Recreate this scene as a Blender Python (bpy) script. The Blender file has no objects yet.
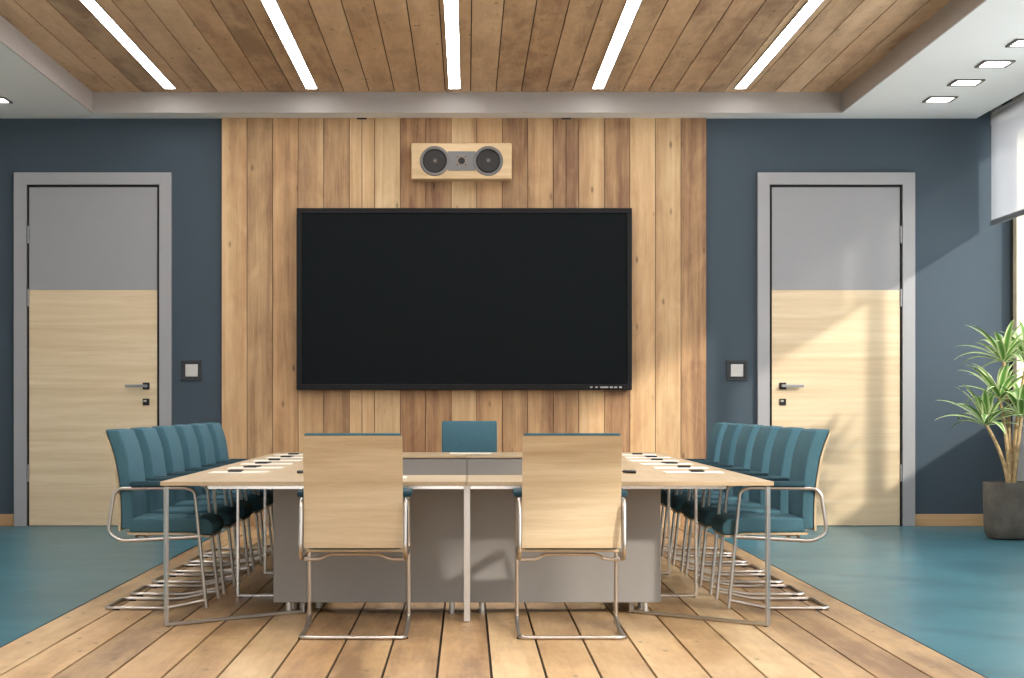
import bpy, bmesh, math, random
from mathutils import Vector, Matrix
random.seed(7)
scene = bpy.context.scene
COL = scene.collection

# ------------------------------------------------------------------ camera, world, sun, exposure
EYE = 1.133
cam_d = bpy.data.cameras.new('camera'); cam = bpy.data.objects.new('camera', cam_d); COL.objects.link(cam)
cam.location = (0, 0, EYE); cam.rotation_euler = (math.pi/2, 0, 0)
cam_d.sensor_fit = 'HORIZONTAL'; cam_d.sensor_width = 36.0
cam_d.lens = 1900/1024*36
cam_d.shift_x = 45/1024; cam_d.shift_y = 66/1024
cam_d.clip_start = 0.1; cam_d.clip_end = 200
scene.camera = cam

world = bpy.data.worlds.new('sky'); scene.world = world; world.use_nodes = True
wbg = world.node_tree.nodes['Background']
wt = world.node_tree                                  # hazy daylight: brighter towards the horizon than overhead
wtc = wt.nodes.new('ShaderNodeTexCoord'); wsp = wt.nodes.new('ShaderNodeSeparateXYZ'); wrp = wt.nodes.new('ShaderNodeValToRGB')
wt.links.new(wtc.outputs['Generated'], wsp.inputs[0]); wt.links.new(wsp.outputs[2], wrp.inputs[0]); wt.links.new(wrp.outputs[0], wbg.inputs['Color'])
wrp.color_ramp.elements[0].position = 0.0; wrp.color_ramp.elements[0].color = (1.0, 1.0, 1.0, 1)
wrp.color_ramp.elements[1].position = 0.6; wrp.color_ramp.elements[1].color = (0.50, 0.56, 0.64, 1)
wbg.inputs['Strength'].default_value = 3.3

SUN_DIR = Vector((-0.85, 1.0, -0.54)).normalized()
sun_d = bpy.data.lights.new('sun', 'SUN'); sun_d.energy = 2.9; sun_d.angle = math.radians(2.2); sun_d.color = (1.0, 0.93, 0.82)
sun = bpy.data.objects.new('sun', sun_d); COL.objects.link(sun)
sun.rotation_euler = SUN_DIR.to_track_quat('-Z', 'Y').to_euler(); sun.location = (12, -4, 8)

SLIT_EMIT = 20.0
DOWN_EMIT = 16.0
vs = scene.view_settings
scene.display_settings.display_device = 'sRGB'
vs.view_transform = 'Standard'; vs.look = 'None'; vs.gamma = 1.0; vs.use_curve_mapping = False
vs.exposure = 0.22
scene.cycles.max_bounces = 10; scene.cycles.diffuse_bounces = 6; scene.cycles.transparent_max_bounces = 12
scene.cycles.use_denoising = True
scene.cycles.sample_clamp_indirect = 6.0

# ------------------------------------------------------------------ materials
def lin(c):
    return tuple(((v/255)/12.92 if v/255 <= 0.04045 else ((v/255+0.055)/1.055)**2.4) for v in c) + (1.0,)

class NT:
    def __init__(s, name):
        s.m = bpy.data.materials.new(name); s.m.use_nodes = True
        s.t = s.m.node_tree; s.b = s.t.nodes['Principled BSDF']
    def n(s, kind, **kw):
        nd = s.t.nodes.new(kind)
        for k, v in kw.items(): setattr(nd, k, v)
        return nd
    def l(s, a, b): s.t.links.new(a, b)
    def put(s, sock, v):
        if hasattr(v, 'is_output'): s.l(v, sock)
        else: sock.default_value = v
    def mth(s, op, a, b=0.0, c=0.0):
        nd = s.n('ShaderNodeMath', operation=op)
        s.put(nd.inputs[0], a); s.put(nd.inputs[1], b); s.put(nd.inputs[2], c)
        return nd.outputs[0]
    def noise(s, vec, scale, detail=4, rough=0.55, dist=0.0):
        nd = s.n('ShaderNodeTexNoise'); s.l(vec, nd.inputs['Vector'])
        nd.inputs['Scale'].default_value = scale; nd.inputs['Detail'].default_value = detail
        nd.inputs['Roughness'].default_value = rough; nd.inputs['Distortion'].default_value = dist
        return nd.outputs['Fac']
    def ramp(s, fac, stops):
        nd = s.n('ShaderNodeValToRGB'); s.l(fac, nd.inputs[0]); e = nd.color_ramp.elements
        e[0].position, e[0].color = stops[0][0], stops[0][1]
        e[1].position, e[1].color = stops[-1][0], stops[-1][1]
        for p, c in stops[1:-1]:
            q = e.new(p); q.color = c
        return nd.outputs[0]
    def mix(s, fac, a, b, mode='MIX'):
        nd = s.n('ShaderNodeMix', data_type='RGBA', blend_type=mode)
        s.put(nd.inputs[0], fac); s.put(nd.inputs[6], a); s.put(nd.inputs[7], b)
        return nd.outputs[2]
    def obj(s): return s.n('ShaderNodeTexCoord').outputs['Object']
    def bump(s, h, strength, dist=0.002):
        nd = s.n('ShaderNodeBump'); s.l(h, nd.inputs['Height'])
        nd.inputs['Strength'].default_value = strength; nd.inputs['Distance'].default_value = dist
        s.l(nd.outputs[0], s.b.inputs['Normal'])

def plain(name, c, rough=0.5, metal=0.0, spec=0.5, noise=0.0, nscale=8.0, bump=0.0, bscale=200.0):
    k = NT(name); b = k.b
    col = lin(c)
    b.inputs['Roughness'].default_value = rough; b.inputs['Metallic'].default_value = metal
    b.inputs['Specular IOR Level'].default_value = spec
    o = k.obj()
    f = k.noise(o, nscale, 3)
    lo = tuple(v*(1-noise) for v in col[:3])+(1,); hi = tuple(min(1, v*(1+noise)) for v in col[:3])+(1,)
    k.l(k.ramp(f, [(0.3, lo), (0.7, hi)]), b.inputs['Base Color'])
    if bump: k.bump(k.noise(o, bscale, 2), bump)
    return k.m

def emit(name, c, strength):
    k = NT(name); k.b.inputs['Base Color'].default_value = (0.9, 0.9, 0.9, 1)
    k.b.inputs['Emission Color'].default_value = tuple(c)+(1,); k.b.inputs['Emission Strength'].default_value = strength
    return k.m

def wood(name, dark, mid, light, across, along, pitch=None, off=0.0, length=3.0, var=0.5, fa=14.0, fl=0.9, rough=0.5, knots=False, band=0.45, spec=0.4, hue=None, seed=0.0):
    """boards run along one axis; each board has its own tone, grain offset and (optionally) knots"""
    k = NT(name); o = k.obj()
    sep = k.n('ShaderNodeSeparateXYZ'); k.l(o, sep.inputs[0])
    ax = {'x': 0, 'y': 1, 'z': 2}
    other = [a for a in 'xyz' if a not in (across, along)][0]
    A, L, O = sep.outputs[ax[across]], sep.outputs[ax[along]], sep.outputs[ax[other]]
    if pitch:
        idx = k.mth('FLOOR', k.mth('DIVIDE', k.mth('SUBTRACT', A, off), pitch))
        w1 = k.n('ShaderNodeTexWhiteNoise', noise_dimensions='1D'); k.l(k.mth('ADD', idx, seed), w1.inputs['W'])
        idl = k.mth('FLOOR', k.mth('DIVIDE', k.mth('ADD', L, k.mth('MULTIPLY', w1.outputs[0], length)), length))
        w2 = k.n('ShaderNodeTexWhiteNoise', noise_dimensions='2D')
        cv = k.n('ShaderNodeCombineXYZ'); k.l(k.mth('ADD', idx, seed), cv.inputs[0]); k.l(idl, cv.inputs[1]); k.l(cv.outputs[0], w2.inputs['Vector'])
        r = w2.outputs[0]
    else:
        oi = k.n('ShaderNodeObjectInfo'); r = oi.outputs['Random']
    v = k.n('ShaderNodeCombineXYZ')
    k.l(k.mth('ADD', k.mth('MULTIPLY', A, fa), k.mth('MULTIPLY', r, 37.0)), v.inputs[0])
    k.l(k.mth('ADD', k.mth('MULTIPLY', L, fl), k.mth('MULTIPLY', r, 91.0)), v.inputs[1])
    k.l(k.mth('MULTIPLY', O, fa), v.inputs[2])
    g1 = k.noise(v.outputs[0], 1.0, 5, 0.6, 0.6)
    v2 = k.n('ShaderNodeVectorMath', operation='SCALE'); k.l(v.outputs[0], v2.inputs[0]); v2.inputs['Scale'].default_value = 0.31
    g2 = k.noise(v2.outputs[0], 1.0, 2, 0.5, 1.2)
    v3 = k.n('ShaderNodeVectorMath', operation='SCALE'); k.l(v.outputs[0], v3.inputs[0]); v3.inputs['Scale'].default_value = 6.0
    g3 = k.noise(v3.outputs[0], 1.0, 3, 0.6, 0.0)
    f = k.mth('ADD', k.mth('MULTIPLY', g1, band), k.mth('MULTIPLY', g2, 0.75-band*0.5))
    f = k.mth('ADD', f, k.mth('MULTIPLY', k.mth('SUBTRACT', g3, 0.5), 0.18))
    if knots:
        bv = k.n('ShaderNodeCombineXYZ')
        k.l(k.mth('ADD', k.mth('MULTIPLY', A, 4.5), k.mth('MULTIPLY', r, 11.0)), bv.inputs[0])
        k.l(k.mth('ADD', k.mth('MULTIPLY', L, 2.2), k.mth('MULTIPLY', r, 29.0)), bv.inputs[1])
        g4 = k.noise(bv.outputs[0], 1.0, 4, 0.6, 0.8)
        f = k.mth('ADD', f, k.mth('MULTIPLY', k.mth('SUBTRACT', g4, 0.5), 0.30))
    f = k.mth('ADD', f, k.mth('MULTIPLY', k.mth('SUBTRACT', r, 0.5), var))
    c = k.ramp(f, [(0.28, lin(dark)), (0.5, lin(mid)), (0.72, lin(light))])
    if hue:                                            # some boards lean to a redder tone
        w3 = k.n('ShaderNodeTexWhiteNoise', noise_dimensions='1D'); k.l(k.mth('MULTIPLY', r, 53.7), w3.inputs['W'])
        c = k.mix(k.mth('MULTIPLY', w3.outputs[0], 0.35), c, k.mix(1.0, c, lin(hue), 'MULTIPLY'))
    if knots:
        kv = k.n('ShaderNodeCombineXYZ')
        k.l(k.mth('ADD', k.mth('MULTIPLY', A, 8.5), k.mth('MULTIPLY', r, 17.0)), kv.inputs[0])
        k.l(k.mth('ADD', k.mth('MULTIPLY', L, 3.4), k.mth('MULTIPLY', r, 23.0)), kv.inputs[1])
        vo = k.n('ShaderNodeTexVoronoi'); k.l(kv.outputs[0], vo.inputs['Vector']); vo.inputs['Scale'].default_value = 1.0
        gate = k.mth('GREATER_THAN', k.n('ShaderNodeSeparateColor').outputs[0], 0.5)
        sc = [n for n in k.t.nodes if n.bl_idname == 'ShaderNodeSeparateColor'][-1]
        k.l(vo.outputs['Color'], sc.inputs[0])
        d = k.mth('ADD', vo.outputs['Distance'], k.mth('MULTIPLY', k.mth('SUBTRACT', g1, 0.5), 0.12))
        mask = k.ramp(d, [(0.04, (1, 1, 1, 1)), (0.15, (0, 0, 0, 1))])
        c = k.mix(k.mth('MULTIPLY', mask, k.mth('MULTIPLY', gate, 0.65)), c, lin(tuple(int(x*0.55) for x in dark)))
    k.l(c, k.b.inputs['Base Color'])
    k.b.inputs['Roughness'].default_value = rough; k.b.inputs['Specular IOR Level'].default_value = spec
    k.bump(g1, 0.08, 0.002)
    return k.m

FLOOR_PITCH, FLOOR_X0 = 0.2286, -2.183
PANEL_PITCH, PANEL_X0 = 0.23863, -2.295
CEIL_PITCH, CEIL_X0 = 0.2322, -3.45
M = {}
M['floor_wood'] = wood('oak floor boards', (132, 103, 74), (184, 153, 112), (216, 190, 148), 'x', 'y', FLOOR_PITCH, FLOOR_X0, 400.0, 0.24, 9, 0.9, 0.42, True, hue=(255, 226, 205))
M['panel_wood'] = wood('wall boards', (132, 98, 72), (188, 154, 114), (218, 190, 148), 'x', 'z', PANEL_PITCH, PANEL_X0, 400.0, 0.24, 12, 0.55, 0.55, True, hue=(255, 228, 210), seed=40.0)
M['ceil_wood'] = wood('ceiling boards', (148, 116, 88), (198, 166, 130), (224, 194, 158), 'x', 'y', CEIL_PITCH, CEIL_X0, 400.0, 0.22, 8, 1.1, 0.55, True, hue=(255, 228, 210))
M['seam'] = plain('dark board seam', (40, 27, 18), 0.9)
M['seam_light'] = plain('brown board seam', (96, 66, 44), 0.9)
M['door_wood'] = wood('pale oak veneer', (202, 176, 142), (216, 194, 160), (230, 212, 182), 'z', 'x', None, 0, 3, 0.06, 22, 0.9, 0.45, False, 0.5)
M['chair_wood'] = wood('oak chair shell', (176, 153, 121), (194, 174, 142), (210, 193, 164), 'z', 'x', None, 0, 3, 0.05, 26, 1.6, 0.45, False, 0.5)
M['table_wood_x'] = wood('oak table top', (172, 148, 116), (186, 164, 132), (200, 182, 152), 'y', 'x', None, 0, 3, 0.05, 16, 1.0, 0.4, False, 0.5)
M['table_wood_y'] = wood('oak side table top', (172, 148, 116), (186, 164, 132), (200, 182, 152), 'x', 'y', None, 0, 3, 0.05, 16, 1.0, 0.4, False, 0.5)
M['base_wood'] = wood('oak baseboard', (170, 132, 92), (190, 152, 110), (206, 172, 130), 'z', 'x', None, 0, 3, 0.05, 16, 0.8, 0.5)
M['navy'] = plain('navy wall paint', (58, 73, 85), 0.7, noise=0.02, nscale=1.2)
M['white'] = plain('cool white ceiling paint', (226, 229, 229), 0.75, noise=0.01)
M['fascia'] = plain('warm white fascia paint', (170, 164, 160), 0.75, noise=0.01)
M['wall_white'] = plain('off white wall paint', (205, 203, 198), 0.8)
M['spandrel'] = plain('light grey spandrel', (196, 196, 196), 0.6)
M['grey_metal'] = plain('grey door metal', (156, 156, 159), 0.42, 0.0, 0.5, 0.01)
M['grey_panel'] = plain('grey door panel', (150, 150, 153), 0.5, 0.0, 0.4, 0.01)
M['black'] = plain('black rebate', (14, 13, 13), 0.6)
M['chrome'] = plain('polished steel tube', (196, 190, 184), 0.3, 1.0)
M['white_steel'] = plain('bright polished steel', (248, 247, 245), 0.25, 1.0, 0.5)
M['steel'] = plain('brushed steel bar', (205, 202, 198), 0.35, 1.0)
M['teal'] = plain('teal fabric', (68, 103, 116), 0.9, 0, 0.2, 0.06, 60, 0.25, 700)
M['teal_dark'] = plain('dark teal arm pad', (34, 66, 77), 0.7, 0, 0.3, 0.03, 60)
M['modesty'] = plain('grey laminate', (146, 143, 140), 0.45, 0, 0.4, 0.01)
M['screen'] = plain('dark glass screen', (15, 20, 23), 0.5, 0, 0.08)
M['bezel'] = plain('black bezel', (20, 20, 23), 0.45, 0, 0.2)
M['btn'] = plain('grey control button', (175, 172, 175), 0.4)
M['spk_wood'] = wood('pale speaker veneer', (196, 166, 126), (212, 184, 144), (226, 202, 166), 'z', 'x', None, 0, 3, 0.05, 20, 1.5, 0.5)
M['spk_grey'] = plain('grey speaker trim', (112, 110, 110), 0.45, 0.1)
M['rubber'] = plain('black cone', (34, 32, 32), 0.6)
M['cone'] = plain('dark grey cone', (58, 54, 53), 0.5)
M['cap'] = plain('grey dust cap', (120, 112, 106), 0.35, 0.4)
M['plate_dark'] = plain('charcoal switch frame', (42, 45, 50), 0.5)
M['plate_light'] = plain('light grey switch rocker', (198, 196, 194), 0.45)
M['paper'] = plain('white paper', (244, 242, 236), 0.8)
M['phone'] = plain('black phone glass', (22, 22, 24), 0.25)
M['concrete'] = plain('dark concrete', (98, 94, 88), 0.85, 0, 0.3, 0.3, 7, 0.4, 60)
M['soil'] = plain('brown soil', (58, 46, 36), 0.95, 0, 0.2, 0.4, 40, 0.8, 90)
M['bark'] = plain('tan bark', (190, 164, 122), 0.8, 0, 0.3, 0.25, 30, 0.4, 80)
M['win_black'] = plain('black window gasket', (24, 24, 24), 0.5)
M['win_wood'] = plain('pale window frame', (232, 222, 190), 0.5, noise=0.03)
M['slit'] = emit('light strip diffuser', (1.0, 0.99, 0.97), SLIT_EMIT)
M['down'] = emit('downlight diffuser', (1.0, 0.99, 0.97), DOWN_EMIT)
M['lamp_dark'] = plain('dark lamp trim', (92, 88, 84), 0.5)
M['alu'] = plain('grey aluminium', (150, 152, 154), 0.4, 0.6)

def teal_floor():
    k = NT('teal floor coating'); o = k.obj()
    f = k.noise(o, 0.9, 4, 0.6)
    k.l(k.ramp(f, [(0.3, lin((58, 106, 120))), (0.7, lin((72, 124, 138)))]), k.b.inputs['Base Color'])
    g = k.noise(o, 2.2, 3)
    k.l(k.ramp(g, [(0.3, (0.30, 0.30, 0.30, 1)), (0.7, (0.34, 0.34, 0.34, 1))]), k.b.inputs['Roughness'])
    k.b.inputs['Specular IOR Level'].default_value = 0.22
    return k.m
M['floor_teal'] = teal_floor()

def glass():
    k = NT('clear window glass'); t = k.t
    tr = k.n('ShaderNodeBsdfTransparent'); gl = k.n('ShaderNodeBsdfGlossy'); gl.inputs['Roughness'].default_value = 0.02
    lw = k.n('ShaderNodeLayerWeight'); lw.inputs['Blend'].default_value = 0.5
    fr = k.mth('ADD', k.mth('MULTIPLY', k.mth('POWER', lw.outputs['Facing'], 4.0), 0.5), 0.04)
    mx = k.n('ShaderNodeMixShader')
    k.l(fr, mx.inputs[0]); k.l(tr.outputs[0], mx.inputs[1]); k.l(gl.outputs[0], mx.inputs[2])
    k.l(mx.outputs[0], t.nodes['Material Output'].inputs['Surface'])
    return k.m
M['glass'] = glass()

def blind_fabric():
    k = NT('translucent blind fabric'); t = k.t
    df = k.n('ShaderNodeBsdfDiffuse'); tl = k.n('ShaderNodeBsdfTranslucent'); tr = k.n('ShaderNodeBsdfTransparent')
    for q in (df, tl): q.inputs['Color'].default_value = lin((200, 202, 206))
    m1 = k.n('ShaderNodeMixShader'); m1.inputs[0].default_value = 0.5
    m2 = k.n('ShaderNodeMixShader'); m2.inputs[0].default_value = 0.42
    k.l(df.outputs[0], m1.inputs[1]); k.l(tl.outputs[0], m1.inputs[2])
    k.l(m1.outputs[0], m2.inputs[1]); k.l(tr.outputs[0], m2.inputs[2])
    k.l(m2.outputs[0], t.nodes['Material Output'].inputs['Surface'])
    return k.m
M['blind'] = blind_fabric()

def leaf_mat():
    k = NT('variegated leaf'); uv = k.n('ShaderNodeUVMap'); uv.uv_map = 'UVMap'
    sep = k.n('ShaderNodeSeparateXYZ'); k.l(uv.outputs[0], sep.inputs[0])
    d = k.mth('ABSOLUTE', k.mth('SUBTRACT', sep.outputs[0], 0.5))
    c = k.ramp(d, [(0.16, lin((104, 150, 74))), (0.27, lin((156, 190, 108))), (0.38, lin((228, 236, 190)))])
    k.l(c, k.b.inputs['Base Color']); k.b.inputs['Roughness'].default_value = 0.4
    return k.m
M['leaf'] = leaf_mat()

# ------------------------------------------------------------------ mesh builder
class MB:
    def __init__(s): s.bm = bmesh.new()
    def box(s, x0, x1, y0, y1, z0, z1, bevel=0.0, seg=2):
        vs_ = [s.bm.verts.new(p) for p in ((x0,y0,z0),(x1,y0,z0),(x1,y1,z0),(x0,y1,z0),(x0,y0,z1),(x1,y0,z1),(x1,y1,z1),(x0,y1,z1))]
        fs = [s.bm.faces.new([vs_[i] for i in f]) for f in ((3,2,1,0),(4,5,6,7),(0,1,5,4),(1,2,6,5),(2,3,7,6),(3,0,4,7))]
        if bevel:
            es = {e for f in fs for e in f.edges}
            bmesh.ops.bevel(s.bm, geom=list(es), offset=bevel, segments=seg, profile=0.5, affect='EDGES')
        return s
    def prism(s, pts, axis, a, b, bevel=0.0, seg=2):
        """polygon pts in the plane normal to axis, extruded from a to b"""
        def P(p, t):
            return {'x': (t, p[0], p[1]), 'y': (p[0], t, p[1]), 'z': (p[0], p[1], t)}[axis]
        va = [s.bm.verts.new(P(p, a)) for p in pts]; vb = [s.bm.verts.new(P(p, b)) for p in pts]
        n = len(pts)
        fs = [s.bm.faces.new(va), s.bm.faces.new(vb[::-1])]
        for i in range(n): fs.append(s.bm.faces.new((va[i], vb[i], vb[(i+1) % n], va[(i+1) % n])))
        if bevel:
            es = [e for e in {e for f in fs for e in f.edges} if (len(e.link_faces) == 2 and e.link_faces[0].normal.angle(e.link_faces[1].normal, 0) > 0.5) or True]
            for f in fs: f.normal_update()
            es = [e for e in es if len(e.link_faces) == 2 and e.link_faces[0].normal.angle(e.link_faces[1].normal, 0) > 0.6]
            bmesh.ops.bevel(s.bm, geom=es, offset=bevel, segments=seg, profile=0.5, affect='EDGES')
        return s
    def tube(s, path, r, n=10, closed=False, caps=True, taper=None):
        P = [Vector(p) for p in path]; m = len(P); rings = []
        t0 = (P[1]-P[0]).normalized()
        up = Vector((0, 0, 1)) if abs(t0.z) < 0.9 else Vector((1, 0, 0))
        nrm = t0.cross(up).normalized(); prev = t0
        for i in range(m):
            if closed: t = (P[(i+1) % m]-P[i-1]).normalized()
            else: t = (P[min(i+1, m-1)]-P[max(i-1, 0)]).normalized()
            q = prev.rotation_difference(t); nrm = (q @ nrm).normalized(); prev = t
            bn = t.cross(nrm).normalized()
            rr = r if taper is None else r*taper(i/(m-1))
            rings.append([s.bm.verts.new(P[i] + (nrm*math.cos(2*math.pi*j/n) + bn*math.sin(2*math.pi*j/n))*rr) for j in range(n)])
        for i in range(m if closed else m-1):
            a, b = rings[i], rings[(i+1) % m]
            for j in range(n): s.bm.faces.new((a[j], a[(j+1) % n], b[(j+1) % n], b[j]))
        if caps and not closed:
            s.bm.faces.new(rings[0][::-1]); s.bm.faces.new(rings[-1])
        return s
    def lathe(s, prof, c, axis='z', n=32):
        """prof: (radius, height) pairs around an axis through c"""
        c = Vector(c); rings = []
        for r, h in prof:
            ring = []
            for j in range(n):
                a = 2*math.pi*j/n; u, v = r*math.cos(a), r*math.sin(a)
                p = {'z': Vector((u, v, h)), 'y': Vector((u, h, v)), 'x': Vector((h, u, v))}[axis]
                ring.append(s.bm.verts.new(c+p))
            rings.append(ring)
        for i in range(len(rings)-1):
            for j in range(n): s.bm.faces.new((rings[i][j], rings[i][(j+1) % n], rings[i+1][(j+1) % n], rings[i+1][j]))
        s.bm.faces.new(rings[0][::-1]); s.bm.faces.new(rings[-1])
        return s
    def build(s, name, mat, parent=None, smooth=False):
        bmesh.ops.recalc_face_normals(s.bm, faces=s.bm.faces[:])
        me = bpy.data.meshes.new(name); s.bm.to_mesh(me); s.bm.free()
        me.materials.append(mat)
        o = bpy.data.objects.new(name, me); COL.objects.link(o)
        if parent is not None: o.parent = parent
        if smooth:
            for p in me.polygons: p.use_smooth = True
            md = o.modifiers.new('edge split', 'EDGE_SPLIT'); md.split_angle = math.radians(38)
        return o

def fillet(pts, r, n=5):
    P = [Vector(p) for p in pts]; out = [P[0]]
    for i in range(1, len(P)-1):
        a, b, c = P[i-1], P[i], P[i+1]
        da, dc = (a-b), (c-b); la, lc = da.length, dc.length
        rr = min(r, la*0.48, lc*0.48)
        p0, p2 = b+da.normalized()*rr, b+dc.normalized()*rr
        for j in range(n+1):
            t = j/n; out.append(p0*(1-t)**2 + b*2*t*(1-t) + p2*t*t)
    out.append(P[-1]); return out

def empty(name, loc=(0, 0, 0), rz=0.0):
    o = bpy.data.objects.new(name, None); COL.objects.link(o); o.location = loc; o.rotation_euler = (0, 0, rz)
    o.empty_display_size = 0.1
    return o
def tag(o, label, cat, group=None, kind=None):
    o['label'] = label; o['category'] = cat
    if group: o['group'] = group
    if kind: o['kind'] = kind
    return o
def struct(o, label=None, cat=None):
    o['kind'] = 'structure'
    if label: o['label'] = label
    if cat: o['category'] = cat
    return o
KIDS = {}
def copy_tree(o, parent=None):
    c = o.copy(); COL.objects.link(c)
    if parent is not None: c.parent = parent
    for ch in [q for q in list(scene.objects) if q.parent == o]: copy_tree(ch, c)
    return c

# ------------------------------------------------------------------ room shell
BACK = 17.8; FRONT = -1.0
WL, WR = -5.0, 5.09
SOF = 3.817; REC = 4.006; RX = 3.45; RY = 17.46

mb = MB()
mb.box(WL-0.1, FLOOR_X0-0.004, FRONT, BACK+0.1, -0.1, 0.0)
mb.box(FLOOR_X0+19*FLOOR_PITCH+0.004, WR+0.2, FRONT, BACK+0.1, -0.1, 0.0)
struct(mb.build('floor', M['floor_teal']), 'glossy teal floor either side of the wooden strip', 'floor')
mb = MB()
for i in range(19):
    x = FLOOR_X0+i*FLOOR_PITCH
    mb.box(x+0.006, x+FLOOR_PITCH-0.006, FRONT, BACK+0.1, -0.02, 0.0)
fw = struct(mb.build('floor_wood', M['floor_wood']), 'oak boards running lengthways under the conference table', 'floor')
mb = MB(); mb.box(FLOOR_X0-0.01, FLOOR_X0+19*FLOOR_PITCH+0.01, FRONT, BACK+0.1, -0.1, -0.012); mb.build('floor_seam', M['seam'], fw)

mb = MB(); mb.box(WL-0.1, WR+0.22, BACK, BACK+0.15, 0, 4.2)
struct(mb.build('wall_back', M['navy']), 'navy painted back wall with two doors', 'wall')
mb = MB(); mb.box(WL-0.15, WL, FRONT, BACK, 0, 4.2)
struct(mb.build('wall_left', M['wall_white']), 'pale left wall', 'wall')
mb = MB()
for a in ((WL-0.15, -2.4, 0, 4.2), (0.6, WR+0.22, 0, 4.2), (-2.4, 0.6, 0, 0.5), (-2.4, 0.6, 3.6, 4.2)): mb.box(a[0], a[1], FRONT-0.15, FRONT, a[2], a[3])  # unseen opening left in this wall, added to let fill light in
struct(mb.build('wall_front', M['wall_white']), 'pale wall behind the camera', 'wall')

# right window wall: light grey spandrel below the sill, lintel above
SILL, HEAD = 1.04, 3.72
mb = MB(); mb.box(WR+0.02, WR+0.22, FRONT, BACK, 0, SILL); mb.box(WR+0.02, WR+0.22, FRONT, BACK, HEAD, 4.2)
struct(mb.build('wall_right', M['spandrel']), 'light grey window wall below the sill', 'wall')
mb = MB(); mb.box(WR, WR+0.02, BACK-0.012, BACK, SILL, HEAD)
win = struct(empty('window_1'), 'tall window behind the potted plant', 'window')
mb.build('gasket', M['win_black'], win)
mul = [17.74] + [16.2-1.65*k for k in range(11)]
mb = MB()
for y in mul: mb.box(WR+0.025, WR+0.105, y-0.065, y+0.065, SILL, HEAD)
mb.box(WR+0.025, WR+0.105, FRONT, 17.77, SILL, SILL+0.05); mb.box(WR+0.025, WR+0.105, FRONT, 17.77, HEAD-0.05, HEAD)
mb.build('window_frame', M['win_wood'], win)
mb = MB(); mb.box(WR+0.115, WR+0.121, FRONT, BACK-0.02, SILL, HEAD); mb.build('pane', M['glass'], win)

# ceiling: soffit band around a raised timber tray
mb = MB()
mb.box(WL-0.1, -RX, FRONT, BACK, SOF, 4.2)
mb.box(RX, 4.77, FRONT, BACK, SOF, 4.2)
mb.box(-RX, RX, RY, BACK, SOF, 4.2)
mb.box(4.77, WR+0.22, FRONT, BACK+0.1, 4.12, 4.2)
struct(mb.build('ceiling', M['white']), 'white ceiling border around the wooden tray', 'ceiling')
mb = MB()
mb.box(-RX, -RX+0.012, FRONT, RY, SOF, REC); mb.box(RX-0.012, RX, FRONT, RY, SOF, REC); mb.box(-RX+0.012, RX-0.012, RY-0.012, RY, SOF, REC)
struct(mb.build('trim_1', M['fascia']), 'warm white step around the wooden ceiling', 'trim')
mb = MB()
ncp = int(math.ceil(2*RX/CEIL_PITCH))
for i in range(ncp):
    x = CEIL_X0+i*CEIL_PITCH; x1 = min(x+CEIL_PITCH, RX)
    mb.box(x+0.0045, x1-0.0045, FRONT, RY-0.012, REC, REC+0.02)
cw = struct(mb.build('ceiling_wood', M['ceil_wood']), 'brown wooden boards of the raised ceiling', 'ceiling')
mb = MB(); mb.box(-RX, RX, FRONT, RY, REC+0.012, REC+0.05); mb.build('ceiling_seam', M['seam'], cw)

# timber wall panel
PY = BACK-0.035
mb = MB()
for i in range(19):
    x = PANEL_X0+i*PANEL_PITCH
    cuts = [x+0.003, x+PANEL_PITCH-0.003]
    if i in (5, 13): cuts = [x+0.004, x+PANEL_PITCH/2-0.003, x+PANEL_PITCH/2+0.003, x+PANEL_PITCH-0.004]
    for a, b in zip(cuts[::2], cuts[1::2]): mb.box(a, b, PY, BACK-0.01, 0, SOF)
wp = struct(mb.build('wall_panel', M['panel_wood']), 'vertical wooden boards cladding the middle of the back wall', 'wall')
mb = MB(); mb.box(PANEL_X0, PANEL_X0+19*PANEL_PITCH, BACK-0.018, BACK, 0, SOF); mb.build('panel_seam', M['seam_light'], wp)
mb = MB()
for x in (PANEL_X0+5.5*PANEL_PITCH, PANEL_X0+13.5*PANEL_PITCH): mb.box(x-0.045, x+0.045, PY-0.012, PY, SOF-0.014, SOF)
mb.build('panel_clip', M['black'], wp)

# baseboards
for i, (a, b) in enumerate(((WL, -4.235), (4.188, 5.09))):
    mb = MB(); mb.box(a, b, BACK-0.018, BACK, 0, 0.112, 0.004)
    struct(mb.build('baseboard_'+('left', 'right')[i], M['base_wood']), 'pale wooden baseboard beside the '+('left', 'right')[i]+' door', 'baseboard')

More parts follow.
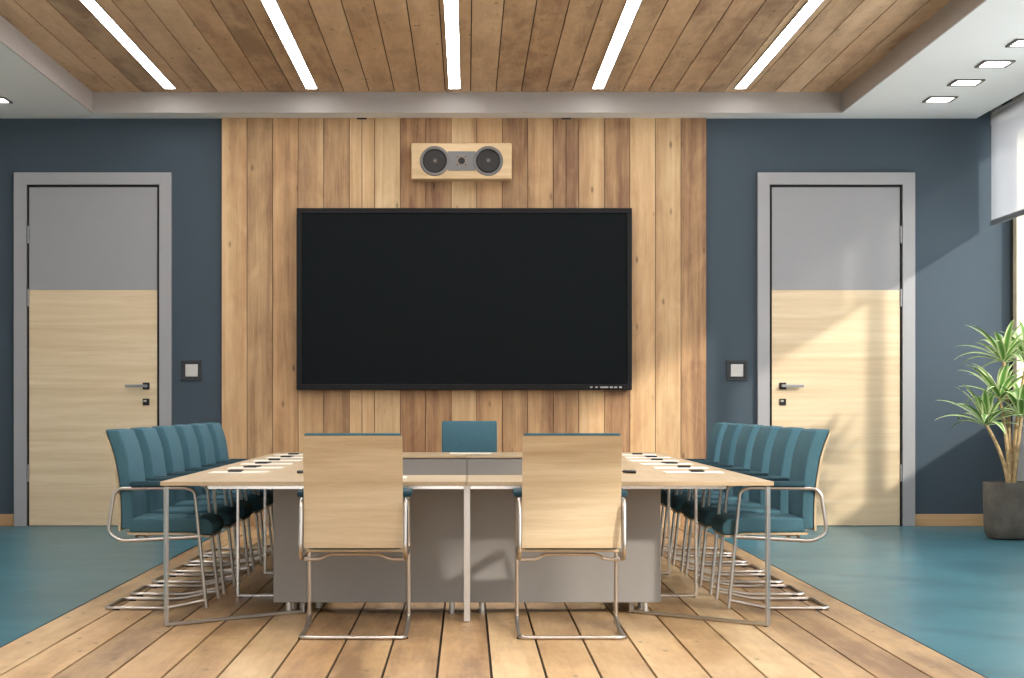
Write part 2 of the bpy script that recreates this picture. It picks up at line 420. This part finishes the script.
# doors
def door(name, cx, s, label):
    """s = +1: hinges on the left; -1: hinges on the right"""
    d = struct(empty(name, (cx, BACK, 0)), label, 'door')
    W = 0.7355
    mb = MB()
    for a, b in ((-W, -W+0.117), (W-0.112, W)):
        x0, x1 = sorted((a*s, b*s)); mb.box(x0, x1, -0.05, 0, 0, 3.306, 0.003)
    mb.box(-W+0.05, W-0.05, -0.0495, 0, 3.194, 3.306)
    mb.build('door_frame', M['grey_metal'], d)
    x0, x1 = sorted(((-W+0.115)*s, (W-0.110)*s))
    mb = MB(); mb.box(x0, x1, -0.008, 0, 0, 3.196); mb.build('rebate', M['black'], d)
    x0, x1 = sorted(((-W+0.141)*s, (W-0.135)*s))
    mb = MB(); mb.box(x0, x1, -0.032, -0.009, 0.006, 2.208, 0.0015); mb.build('door_leaf', M['door_wood'], d)
    mb = MB(); mb.box(x0, x1, -0.032, -0.009, 2.2085, 3.169, 0.0015); mb.build('upper_panel', M['grey_panel'], d)
    e = (W-0.130)*s                                    # lock edge
    hb = (-W+0.129)*s
    for z in (2.726, 2.135, 0.496):
        mb = MB()
        for q in (-1, 0, 1): mb.lathe([(0.010, q*0.055-0.026), (0.011, q*0.055), (0.010, q*0.055+0.026)], (hb, -0.036, z), 'z', 12)
        mb.build('hinge', M['alu'], d, True)
    r = empty('handle', (e-0.105*s, -0.032, 1.311)); r.parent = d
    mb = MB(); mb.box(-0.032, 0.032, -0.012, 0, -0.032, 0.032, 0.003); mb.build('rosette', M['black'], r)
    mb = MB(); mb.lathe([(0.014, -0.05), (0.014, -0.012)], (0, 0, 0), 'y', 16); mb.build('spindle', M['chrome'], r, True)
    x0, x1 = sorted((0.016*s, -0.19*s))
    mb = MB(); mb.box(x0, x1, -0.062, -0.044, -0.013, 0.013, 0.004); mb.build('lever', M['alu'], r)
    k = empty('lock', (e-0.105*s, -0.032, 1.161)); k.parent = d
    mb = MB(); mb.box(-0.031, 0.031, -0.012, 0, -0.031, 0.031, 0.003); mb.build('escutcheon', M['black'], k)
    mb = MB(); mb.box(-0.022, 0.004, -0.03, -0.012, 0.0, 0.018, 0.003); mb.build('thumb_turn', M['chrome'], k)
    return d
door('door_1', -3.4995, 1, 'left pale oak door with grey top panel and grey frame')
door('door_2', 3.4525, -1, 'right pale oak door with grey top panel, streaked by sunlight')

# ------------------------------------------------------------------ ceiling lamps
for i, x in enumerate((-2.689, -1.407, -0.113, 1.185, 2.473)):
    t = empty('light_strip', (x, 9.11, REC-0.0005))
    tag(t, ('%s glowing white light strip in the wooden ceiling' % ('first', 'second', 'third, middle', 'fourth', 'fifth')[i]) + (' from the left' if i != 2 else ''), 'ceiling light', 'light strips in the wooden ceiling')
    mb = MB()
    mb.box(-0.054, -0.049, -8.11, 8.125, -0.010, 0.0); mb.box(0.049, 0.054, -8.11, 8.125, -0.010, 0.0); mb.box(-0.049, 0.049, 8.11, 8.125, -0.010, 0.0)
    mb.build('housing', M['lamp_dark'], t)
    mb = MB(); mb.box(-0.0488, 0.0488, -8.109, 8.109, -0.004, -0.0005); mb.build('diffuser', M['slit'], t)

def downlight(x, y, label):
    t = tag(empty('downlight', (x, y, SOF)), label, 'ceiling light', 'square downlights in the ceiling border')
    mb = MB()
    for a in ((-0.122, 0.122, -0.145, -0.12), (-0.122, 0.122, 0.12, 0.145), (-0.122, -0.1, -0.12, 0.12), (0.1, 0.122, -0.12, 0.12)):
        mb.box(*a, -0.012, 0.0)
    mb.build('trim_ring', M['lamp_dark'], t)
    mb = MB(); mb.box(-0.0995, 0.0995, -0.1195, 0.1195, -0.005, 0.0); mb.build('diffuser', M['down'], t)
names = ('nearest the back wall', 'second from the back wall', 'third from the back wall', 'fourth from the back wall')
for i in range(4): downlight(4.148, 16.66-0.865*i, 'square downlight in the right white ceiling border, '+names[i])
downlight(-4.148, 16.70, 'square downlight in the left white ceiling border, at the photo edge')

# ------------------------------------------------------------------ blind
def roller_blind(y, label):
    t = tag(empty('roller_blind', (4.93, y, 2.80)), label, 'blind', 'roller blinds in the right window')
    mb = MB(); mb.lathe([(0.065, -0.735), (0.065, 0.735)], (0.018, 0, 1.02), 'y', 24); mb.build('roller', M['wall_white'], t, True)
    mb = MB(); mb.box(-0.047, -0.0455, -0.73, 0.73, 0.045, 1.03); mb.build('fabric', M['blind'], t)
    mb = MB(); mb.box(-0.056, -0.036, -0.73, 0.73, 0.0, 0.05, 0.004); mb.build('bottom_bar', M['alu'], t)
    for yy in (-0.744, 0.736):
        mb = MB(); mb.box(-0.05, 0.05, yy, yy+0.008, 0.94, 1.32); mb.build('bracket', M['alu'], t)
roller_blind(16.965, 'half lowered translucent white roller blind above the potted plant')
roller_blind(15.475, 'half lowered white roller blind just outside the right photo edge')

# ------------------------------------------------------------------ screen, speaker, switches
t = tag(empty('wall_screen', (-0.0255, PY, 1.272)), 'large black wall mounted display with thin bezel', 'television')
hw, hh = 1.5585, 1.691
mb = MB(); mb.box(-hw, hw, -0.10, -0.03, 0, hh, 0.008); mb.box(-0.6, 0.6, -0.03, 0, 0.4, 1.2); mb.build('housing', M['bezel'], t)
mb = MB()
mb.box(-hw, hw, -0.118, -0.10, 0, 0.055, 0.006); mb.box(-hw, hw, -0.118, -0.10, hh-0.05, hh, 0.006)
mb.box(-hw, -hw+0.045, -0.118, -0.10, 0.055, hh-0.05, 0.004); mb.box(hw-0.045, hw, -0.118, -0.10, 0.055, hh-0.05, 0.004)
mb.build('bezel', M['bezel'], t)
mb = MB(); mb.box(-hw+0.045, hw-0.045, -0.106, -0.10, 0.055, hh-0.05); mb.build('screen', M['screen'], t)
for a, b in ((1.168, 1.192), (1.216, 1.240), (1.262, 1.338), (1.352, 1.380), (1.392, 1.420), (1.438, 1.462)):
    mb = MB(); mb.box(a, b, -0.123, -0.118, 0.018, 0.033, 0.002); mb.build('button', M['btn'], t)

t = tag(empty('speaker', (-0.0505, PY, 3.222)), 'pale wooden twin driver speaker mounted above the black screen', 'speaker')
mb = MB(); mb.box(-0.4645, 0.4645, -0.20, 0, 0, 0.333, 0.012, 3); mb.build('cabinet', M['spk_wood'], t, True)
mb = MB(); mb.box(-0.13, 0.13, -0.208, -0.20, 0.078, 0.256, 0.002); tp = mb.build('tweeter_plate', M['spk_grey'], t)
mb = MB(); mb.box(-0.05, 0.05, -0.212, -0.208, 0.118, 0.216, 0.002); mb.build('tweeter_face', M['cap'], t)
mb = MB(); mb.lathe([(0.032, -0.214), (0.030, -0.218), (0.018, -0.215), (0.012, -0.222)], (0, 0, 0.167), 'y', 24); mb.build('tweeter', M['rubber'], t, True)
for sx in (-0.038, 0.038):
    for sz in (0.129, 0.205):
        mb = MB(); mb.lathe([(0.006, -0.215), (0.006, -0.212)], (sx, 0, sz), 'y', 10); mb.build('screw', M['rubber'], t)
for x in (-0.247, 0.247):
    mb = MB(); mb.lathe([(0.138, -0.20), (0.138, -0.208), (0.132, -0.214), (0.114, -0.214), (0.112, -0.205)], (x, 0, 0.167), 'y', 40)
    w = mb.build('woofer', M['spk_grey'], t, True)
    mb = MB(); mb.lathe([(0.112, -0.2145), (0.104, -0.222), (0.094, -0.2145), (0.05, -0.208), (0.034, -0.2065)], (x, 0, 0.167), 'y', 40); mb.build('cone', M['rubber'], w, True)
    mb = MB(); mb.lathe([(0.036, -0.208), (0.028, -0.216), (0.012, -0.221), (0.004, -0.222)], (x, 0, 0.167), 'y', 24); mb.build('dust_cap', M['cone'], w, True)
    mb = MB(); mb.lathe([(0.013, -0.220), (0.010, -0.2245), (0.003, -0.226)], (x, 0, 0.167), 'y', 16); mb.build('phase_plug', M['cap'], w, True)

for x, lb in ((-2.578, 'square dark wall switch with light rocker, beside the left door'), (2.528, 'square dark wall switch with light rocker, beside the right door')):
    t = tag(empty('wall_switch', (x, BACK, 1.457)), lb, 'light switch', 'wall switches')
    mb = MB()
    for a in ((-0.096, 0.096, 0.066, 0.096), (-0.096, 0.096, -0.096, -0.066), (-0.096, -0.066, -0.066, 0.066), (0.066, 0.096, -0.066, 0.066)):
        mb.box(a[0], a[1], -0.016, 0, a[2], a[3], 0.003)
    mb.box(-0.07, 0.07, -0.006, 0, -0.07, 0.07); mb.build('switch_frame', M['plate_dark'], t)
    mb = MB(); mb.box(-0.058, 0.058, -0.020, -0.006, -0.058, 0.058, 0.003); mb.build('rocker', M['plate_light'], t)

# ------------------------------------------------------------------ conference table
TY0, TY1, TX = 9.7, 15.7, 1.567
LW = 0.91
TOP, TH = 0.742, 0.022
t = tag(empty('conference_table', (0, 0, 0)), 'long hollow rectangular oak conference table on steel frames', 'table')
g = 0.001
ix = TX-LW
yi0, yi1 = TY0+LW, TY1-LW
def top(pts, mat): MB().prism(pts, 'z', TOP-TH, TOP, 0.002, 1).build('tabletop', M[mat], t)
for s in (-1, 1):
    top([(s*g, TY0), (s*(TX-g), TY0), (s*(ix-g), yi0), (s*g, yi0)], 'table_wood_x')
    top([(s*g, TY1), (s*(TX-g), TY1), (s*(ix-g), yi1), (s*g, yi1)], 'table_wood_x')
    ys = [TY0, 11.2, 12.7, 14.2, TY1]
    top([(s*TX, TY0+g), (s*TX, 11.2-g), (s*ix, 11.2-g), (s*ix, yi0+g)], 'table_wood_y')
    top([(s*TX, 11.2+g), (s*TX, 12.7-g), (s*ix, 12.7-g), (s*ix, 11.2+g)], 'table_wood_y')
    top([(s*TX, 12.7+g), (s*TX, 14.2-g), (s*ix, 14.2-g), (s*ix, 12.7+g)], 'table_wood_y')
    top([(s*TX, TY1-g), (s*TX, 14.2+g), (s*ix, 14.2+g), (s*ix, yi1-g)], 'table_wood_y')
ub = TOP-TH-0.003
# under-top rails
mb = MB()
for y in (9.93, 15.47): mb.box(-1.345, 1.345, y-0.012, y+0.012, ub-0.022, ub-0.006)
for s in (-1, 1): mb.box(s*1.345-0.012, s*1.345+0.012, 9.942, 15.458, ub-0.022, ub-0.006)
mb.build('under_rail', M['white_steel'], t)
# leg frames: flat bar hoops
CB, CT = 0.0625, ub-0.002
def hoop(ax, ay, bx, by, top_len, w=0.017, mat='steel'):
    a, b = Vector((ax, ay, 0)), Vector((bx, by, 0)); d = (b-a).normalized(); n = Vector((-d.y, d.x, 0))
    th = 0.015
    mb = MB()
    def bar(p0, p1, z0, z1):
        q = [p0-n*w, p1-n*w, p1+n*w, p0+n*w]
        mb.prism([(v.x, v.y) for v in q], 'z', z0, z1, 0.002, 1)
    bar(a, a+d*th, 0.004, ub); bar(b-d*th, b, 0.004, CB-0.001)
    bar(a+d*th, b-d*th, 0.004, 0.004+th); (bar(a+d*th, a+d*(top_len-0.003), ub-th, ub) if top_len else None)
    lf = mb.build('leg_frame', M[mat], t)
    for p in (a+d*0.02, b-d*0.02): MB().lathe([(0.012, 0), (0.012, 0.004)], (p.x, p.y, 0), 'z', 12).build('foot', M['black'], lf)
for s in (-1, 1):
    hoop(s*1.543, 9.707, s*0.89, 10.36, 0, 0.014); hoop(s*1.543, 15.693, s*0.89, 15.04, 0, 0.014)
    for y in (11.2, 12.7, 14.2): hoop(s*1.357, y, s*0.95, y, 0.305, 0.017, 'white_steel')
hoop(0, 9.90, 0, 10.4, 0.395); hoop(0, 15.5, 0, 15.0, 0.395)
# grey core panels round the opening
core = [(-1.05, -0.002, 10.3, 10.6), (0.002, 1.05, 10.3, 10.6), (-1.05, -0.002, 14.8, 15.1), (0.002, 1.05, 14.8, 15.1)]
for y0, y1 in ((10.604, 12.0), (12.004, 13.4), (13.404, 14.796)):
    core += [(-1.05, -0.75, y0, y1), (0.75, 1.05, y0, y1)]
for x0, x1, y0, y1 in core:
    c = MB().box(x0, x1, y0, y1, CB, CT, 0.002, 1).build('modesty_panel', M['modesty'], t)
    for fx in (x0+0.08, x1-0.08):
        for fy in (y0+0.035, y1-0.035):
            MB().lathe([(0.02, 0), (0.02, 0.006), (0.016, 0.008), (0.016, CB)], (fx, fy, 0), 'z', 14).build('foot', M['steel'], c, True)

# ------------------------------------------------------------------ chairs
def make_chair():
    root = empty('conference_chair')
    U = lambda u: u-0.30
    X, R = 0.253, 0.0105
    for s in (-1, 1):
        mb = MB()
        # armrest loop: seat rail, back bend, arm, front leg
        p = [(s*X, U(0.52), 0.405), (s*X, U(0.085), 0.382), (s*X, U(0.012), 0.425), (s*X, U(0.045), 0.64), (s*X, U(0.075), 0.672), (s*X, U(0.45), 0.676), (s*X, U(0.492), 0.655), (s*X, U(0.556), 0.011)]
        mb.tube(fillet(p, 0.05, 5), R, 10)
        mb.tube([(s*X, U(0.52), 0.405), (s*(X-0.04), U(0.52), 0.405)], R*0.9, 8)
        mb.build('side_frame', M['chrome'], root, True)
    mb = MB()
    p = [(-X, U(0.55), 0.055), (-X, U(0.34), 0.0115), (-X, U(0.0), 0.0115), (X, U(0.0), 0.0115), (X, U(0.34), 0.0115), (X, U(0.55), 0.055)]
    mb.tube(fillet(p, 0.045, 5), R, 10)
    mb.build('base_runner', M['chrome'], root, True)
    for s in (-1, 1):
        for u in (0.06, 0.5):
            mb = MB(); mb.box(s*X-0.013, s*X+0.013, U(u)-0.02, U(u)+0.02, 0.0, 0.009 if u < 0.3 else 0.012, 0.002)
            if u < 0.3: mb.build('glide', M['black'], root)
            else: mb.bm.free()
    for u, dz in ((0.15, -0.009), (0.45, 0.012)):
        mb = MB()
        p = [(-X, U(u), 0.386+dz), (-X+0.085, U(u), 0.386+dz), (-X+0.125, U(u), 0.402), (X-0.125, U(u), 0.402), (X-0.085, U(u), 0.386+dz), (X, U(u), 0.386+dz)]
        mb.tube(fillet(p, 0.02, 3), 0.008, 8)
        mb.build('crossbar', M['chrome'], root, True)
    # seat
    pr = [(U(0.125), 0.428), (U(0.47), 0.426), (U(0.535), 0.415), (U(0.578), 0.412), (U(0.594), 0.435), (U(0.590), 0.470), (U(0.565), 0.500), (U(0.50), 0.512), (U(0.30), 0.506), (U(0.125), 0.508)]
    MB().prism(pr, 'x', -0.232, 0.232, 0.014, 3).build('seat', M['teal'], root, True)
    pr = [(U(0.115), 0.416), (U(0.46), 0.413), (U(0.53), 0.402), (U(0.575), 0.399), (U(0.577), 0.411), (U(0.533), 0.4145), (U(0.465), 0.4255), (U(0.115), 0.4275)]
    MB().prism(pr, 'x', -0.235, 0.235).build('seat_shell', M['chair_wood'], root)
    # back
    out = [(0.068, 0.438), (0.069, 0.50), (0.068, 0.57), (0.064, 0.64), (0.056, 0.71), (0.045, 0.78), (0.032, 0.85), (0.010, 0.92), (-0.018, 0.985)]
    th = 0.012
    pr = [(U(u), z) for u, z in out] + [(U(u+th), z) for u, z in out[::-1]]
    MB().prism(pr, 'x', -0.2405, 0.2405).build('back_shell', M['chair_wood'], root)
    n = len(out)
    inner = [(u+th+0.0005, z) for u, z in out]; inner[0] = (inner[0][0], 0.446); inner[-1] = (inner[-1][0]-0.003, 0.998)
    face = [(u+th+0.062+0.018*(i/(n-1)), z+0.004) for i, (u, z) in enumerate(out)]; face[0] = (face[0][0], 0.446); face[-1] = (face[-1][0]-0.004, 0.994)
    pr = [(U(u), z) for u, z in inner] + [(U(u), z) for u, z in face[::-1]]
    MB().prism(pr, 'x', -0.234, 0.234, 0.012, 3).build('backrest', M['teal'], root, True)
    for s in (-1, 1):
        pr = [(U(0.135), 0.684), (U(0.43), 0.687), (U(0.455), 0.690), (U(0.455), 0.707), (U(0.43), 0.713), (U(0.15), 0.713), (U(0.135), 0.706)]
        MB().prism(pr, 'x', s*X-0.026, s*X+0.026, 0.005, 2).build('armrest', M['teal_dark'], root, True)
    return root

chair = make_chair()
used = [False]
ORD = ('first', 'second', 'third', 'fourth', 'fifth', 'sixth')
def place_chair(x, y, rz, label, group):
    o = chair if not used[0] else copy_tree(chair)
    used[0] = True
    o.location = (x, y, 0); o.rotation_euler = (0, 0, rz)
    tag(o, label, 'chair', group)
    return o
PITCH = 0.768
for k in range(6):
    y = 10.74+PITCH*k
    place_chair(-1.695, y, -math.pi/2, 'teal chair on the left side of the table, %s from the near end' % ORD[k], 'chairs along the table sides')
    place_chair(1.70, y, math.pi/2, 'teal chair on the right side of the table, %s from the near end' % ORD[k], 'chairs along the table sides')
place_chair(-0.552, 9.46, math.radians(0), 'oak backed chair at the near end of the table, left of the central leg', 'chairs at the near table end')
place_chair(0.508, 9.46, math.radians(0), 'oak backed chair at the near end of the table, right of the central leg', 'chairs at the near table end')
place_chair(0.02, 15.93, math.pi, 'teal chair alone at the far end of the table, below the screen', 'chairs at the far table end')

# ------------------------------------------------------------------ papers, phones, pens
TT = TOP+0.0005
def paper(x, y, rz, label, group):
    t = tag(empty('document', (x, y, TT), rz), label, 'paper', group)
    mb = MB(); mb.box(-0.165, 0.165, -0.115, 0.115, 0, 0.004); mb.build('sheet', M['paper'], t)
def phone(x, y, rz, label, z=TT):
    t = tag(empty('phone', (x, y, z), rz), label, 'phone', 'phones on the papers')
    mb = MB(); mb.box(-0.04, 0.04, -0.08, 0.08, 0, 0.009, 0.003); mb.build('body', M['phone'], t)
    mb = MB(); mb.box(-0.036, 0.036, -0.074, 0.074, 0.009, 0.0095); mb.build('display', M['screen'], t)
for k in range(6):
    y = 10.80+PITCH*k+0.20
    for s, w in ((-1, 'left'), (1, 'right')):
        j = random.uniform(-0.02, 0.02)
        paper(s*(1.325+j), y, random.uniform(-0.04, 0.04), 'white paper on the %s table side, %s from the near end' % (w, ORD[k]), 'papers on the table')
        phone(s*(1.35+j), y+0.03, random.uniform(-0.12, 0.12), 'black phone on the %s side paper, %s from the near end' % (w, ORD[k]), TT+0.0045)
paper(-0.49, 10.16, 0.0, 'white paper on the near table end, before the left oak chair', 'papers on the table')
paper(0.49, 10.16, 0.0, 'white paper on the near table end, before the right oak chair', 'papers on the table')
paper(0.03, 15.30, 0.0, 'white paper on the far table end, before the lone chair', 'papers on the table')
def pen(x, y, rz, label):
    t = tag(empty('pen', (x, y, TT), rz), label, 'pen', 'pens on the table')
    MB().lathe([(0.006, -0.075), (0.009, -0.07), (0.009, 0.05), (0.005, 0.07), (0.001, 0.082)], (0, 0, 0.009), 'y', 12).build('barrel', M['phone'], t, True)
    MB().box(-0.002, 0.002, -0.07, -0.02, 0.018, 0.021).build('clip', M['chrome'], t)
pen(-0.93, 10.86, math.radians(-25), 'black pen on the table beside the left near oak chair')
pen(0.925, 10.86, math.radians(25), 'black pen on the table beside the right near oak chair')

# ------------------------------------------------------------------ potted plant
PX, PYY = 4.60, 16.08
t = tag(empty('potted_plant', (PX, PYY, 0)), 'dracaena with striped green leaves in a dark concrete pot', 'plant')
MB().lathe([(0.15, 0.0), (0.19, 0.012), (0.212, 0.05), (0.221, 0.12), (0.228, 0.475), (0.226, 0.482), (0.208, 0.482), (0.205, 0.43)], (0, 0, 0), 'z', 48).build('pot', M['concrete'], t, True)
MB().lathe([(0.20, 0.40), (0.204, 0.432), (0.10, 0.440), (0.01, 0.444)], (0, 0, 0), 'z', 32).build('soil', M['soil'], t, True)
heads = [((-0.050, 0.02, 1.50), 0.45, 24), ((-0.105, -0.05, 1.19), 0.42, 19), ((-0.215, -0.03, 0.965), 0.48, 26), ((0.075, -0.06, 1.035), 0.44, 20), ((0.150, 0.04, 1.50), 0.46, 20)]
roots = [(0.0, 0.02, 0.42), (-0.012, -0.01, 0.42), (-0.02, -0.015, 0.42), (0.02, -0.02, 0.42), (0.015, 0.02, 0.42), (0.01, 0.03, 0.42)]
bends = [(0.012, 0.02, 0.95), (-0.02, -0.02, 0.80), (-0.045, -0.02, 0.70), (0.05, -0.03, 0.78), (0.035, 0.03, 0.95), (0.02, 0.05, 0.9)]
for (hp, ln, cnt), rt, bd in zip(heads, roots, bends):
    a, b, c = Vector(rt), Vector(bd), Vector(hp)
    pts = []
    for i in range(13):
        u = i/12; pts.append(a*(1-u)**2 + b*2*u*(1-u) + c*u*u)
    MB().tube(pts, 0.017, 9, taper=lambda u: 1.15-0.35*u).build('stem', M['bark'], t, True)
    bm = bmesh.new(); uvl = bm.loops.layers.uv.new('UVMap')
    for q in range(cnt):
        az = 2*math.pi*(q*0.381966) + random.uniform(-0.2, 0.2)
        rise = math.radians(12 + 72*((q+0.5)/cnt)**0.9 + random.uniform(-8, 8))
        L = ln*random.uniform(0.78, 1.08)*(1.0 if rise < 1.1 else 0.8); W = random.uniform(0.028, 0.037)
        hd = Vector((math.cos(az), math.sin(az), 0)); sd = Vector((-math.sin(az), math.cos(az), 0))
        ang = rise; pos = c + hd*0.012 + Vector((0, 0, (q/cnt)*0.05)); droop = random.uniform(0.9, 1.7)
        prev = None; N = 9
        for i in range(N+1):
            u = i/N
            w = W*(0.55+1.2*u if u < 0.35 else 0.97)*max(0.03, (1-((u-0.35)/0.65)**2.2) if u > 0.35 else 1)
            d = hd*math.cos(ang)+Vector((0, 0, 1))*math.sin(ang); nn = sd.cross(d)
            row = [bm.verts.new(pos - sd*w - nn*w*0.35*-1), bm.verts.new(pos), bm.verts.new(pos + sd*w + nn*w*0.35)]
            if prev:
                for j in (0, 1):
                    f = bm.faces.new((prev[j], prev[j+1], row[j+1], row[j])); f.smooth = True
                    for lp, (uu, vv) in zip(f.loops, ((j*0.5, u-1/N), (j*0.5+0.5, u-1/N), (j*0.5+0.5, u), (j*0.5, u))): lp[uvl].uv = (uu, vv)
            prev = row
            pos = pos + d*(L/N); ang -= droop/N*(0.5+u)
    me = bpy.data.meshes.new('leaf_crown'); bm.to_mesh(me); bm.free(); me.materials.append(M['leaf'])
    o = bpy.data.objects.new('leaf_crown', me); COL.objects.link(o); o.parent = t
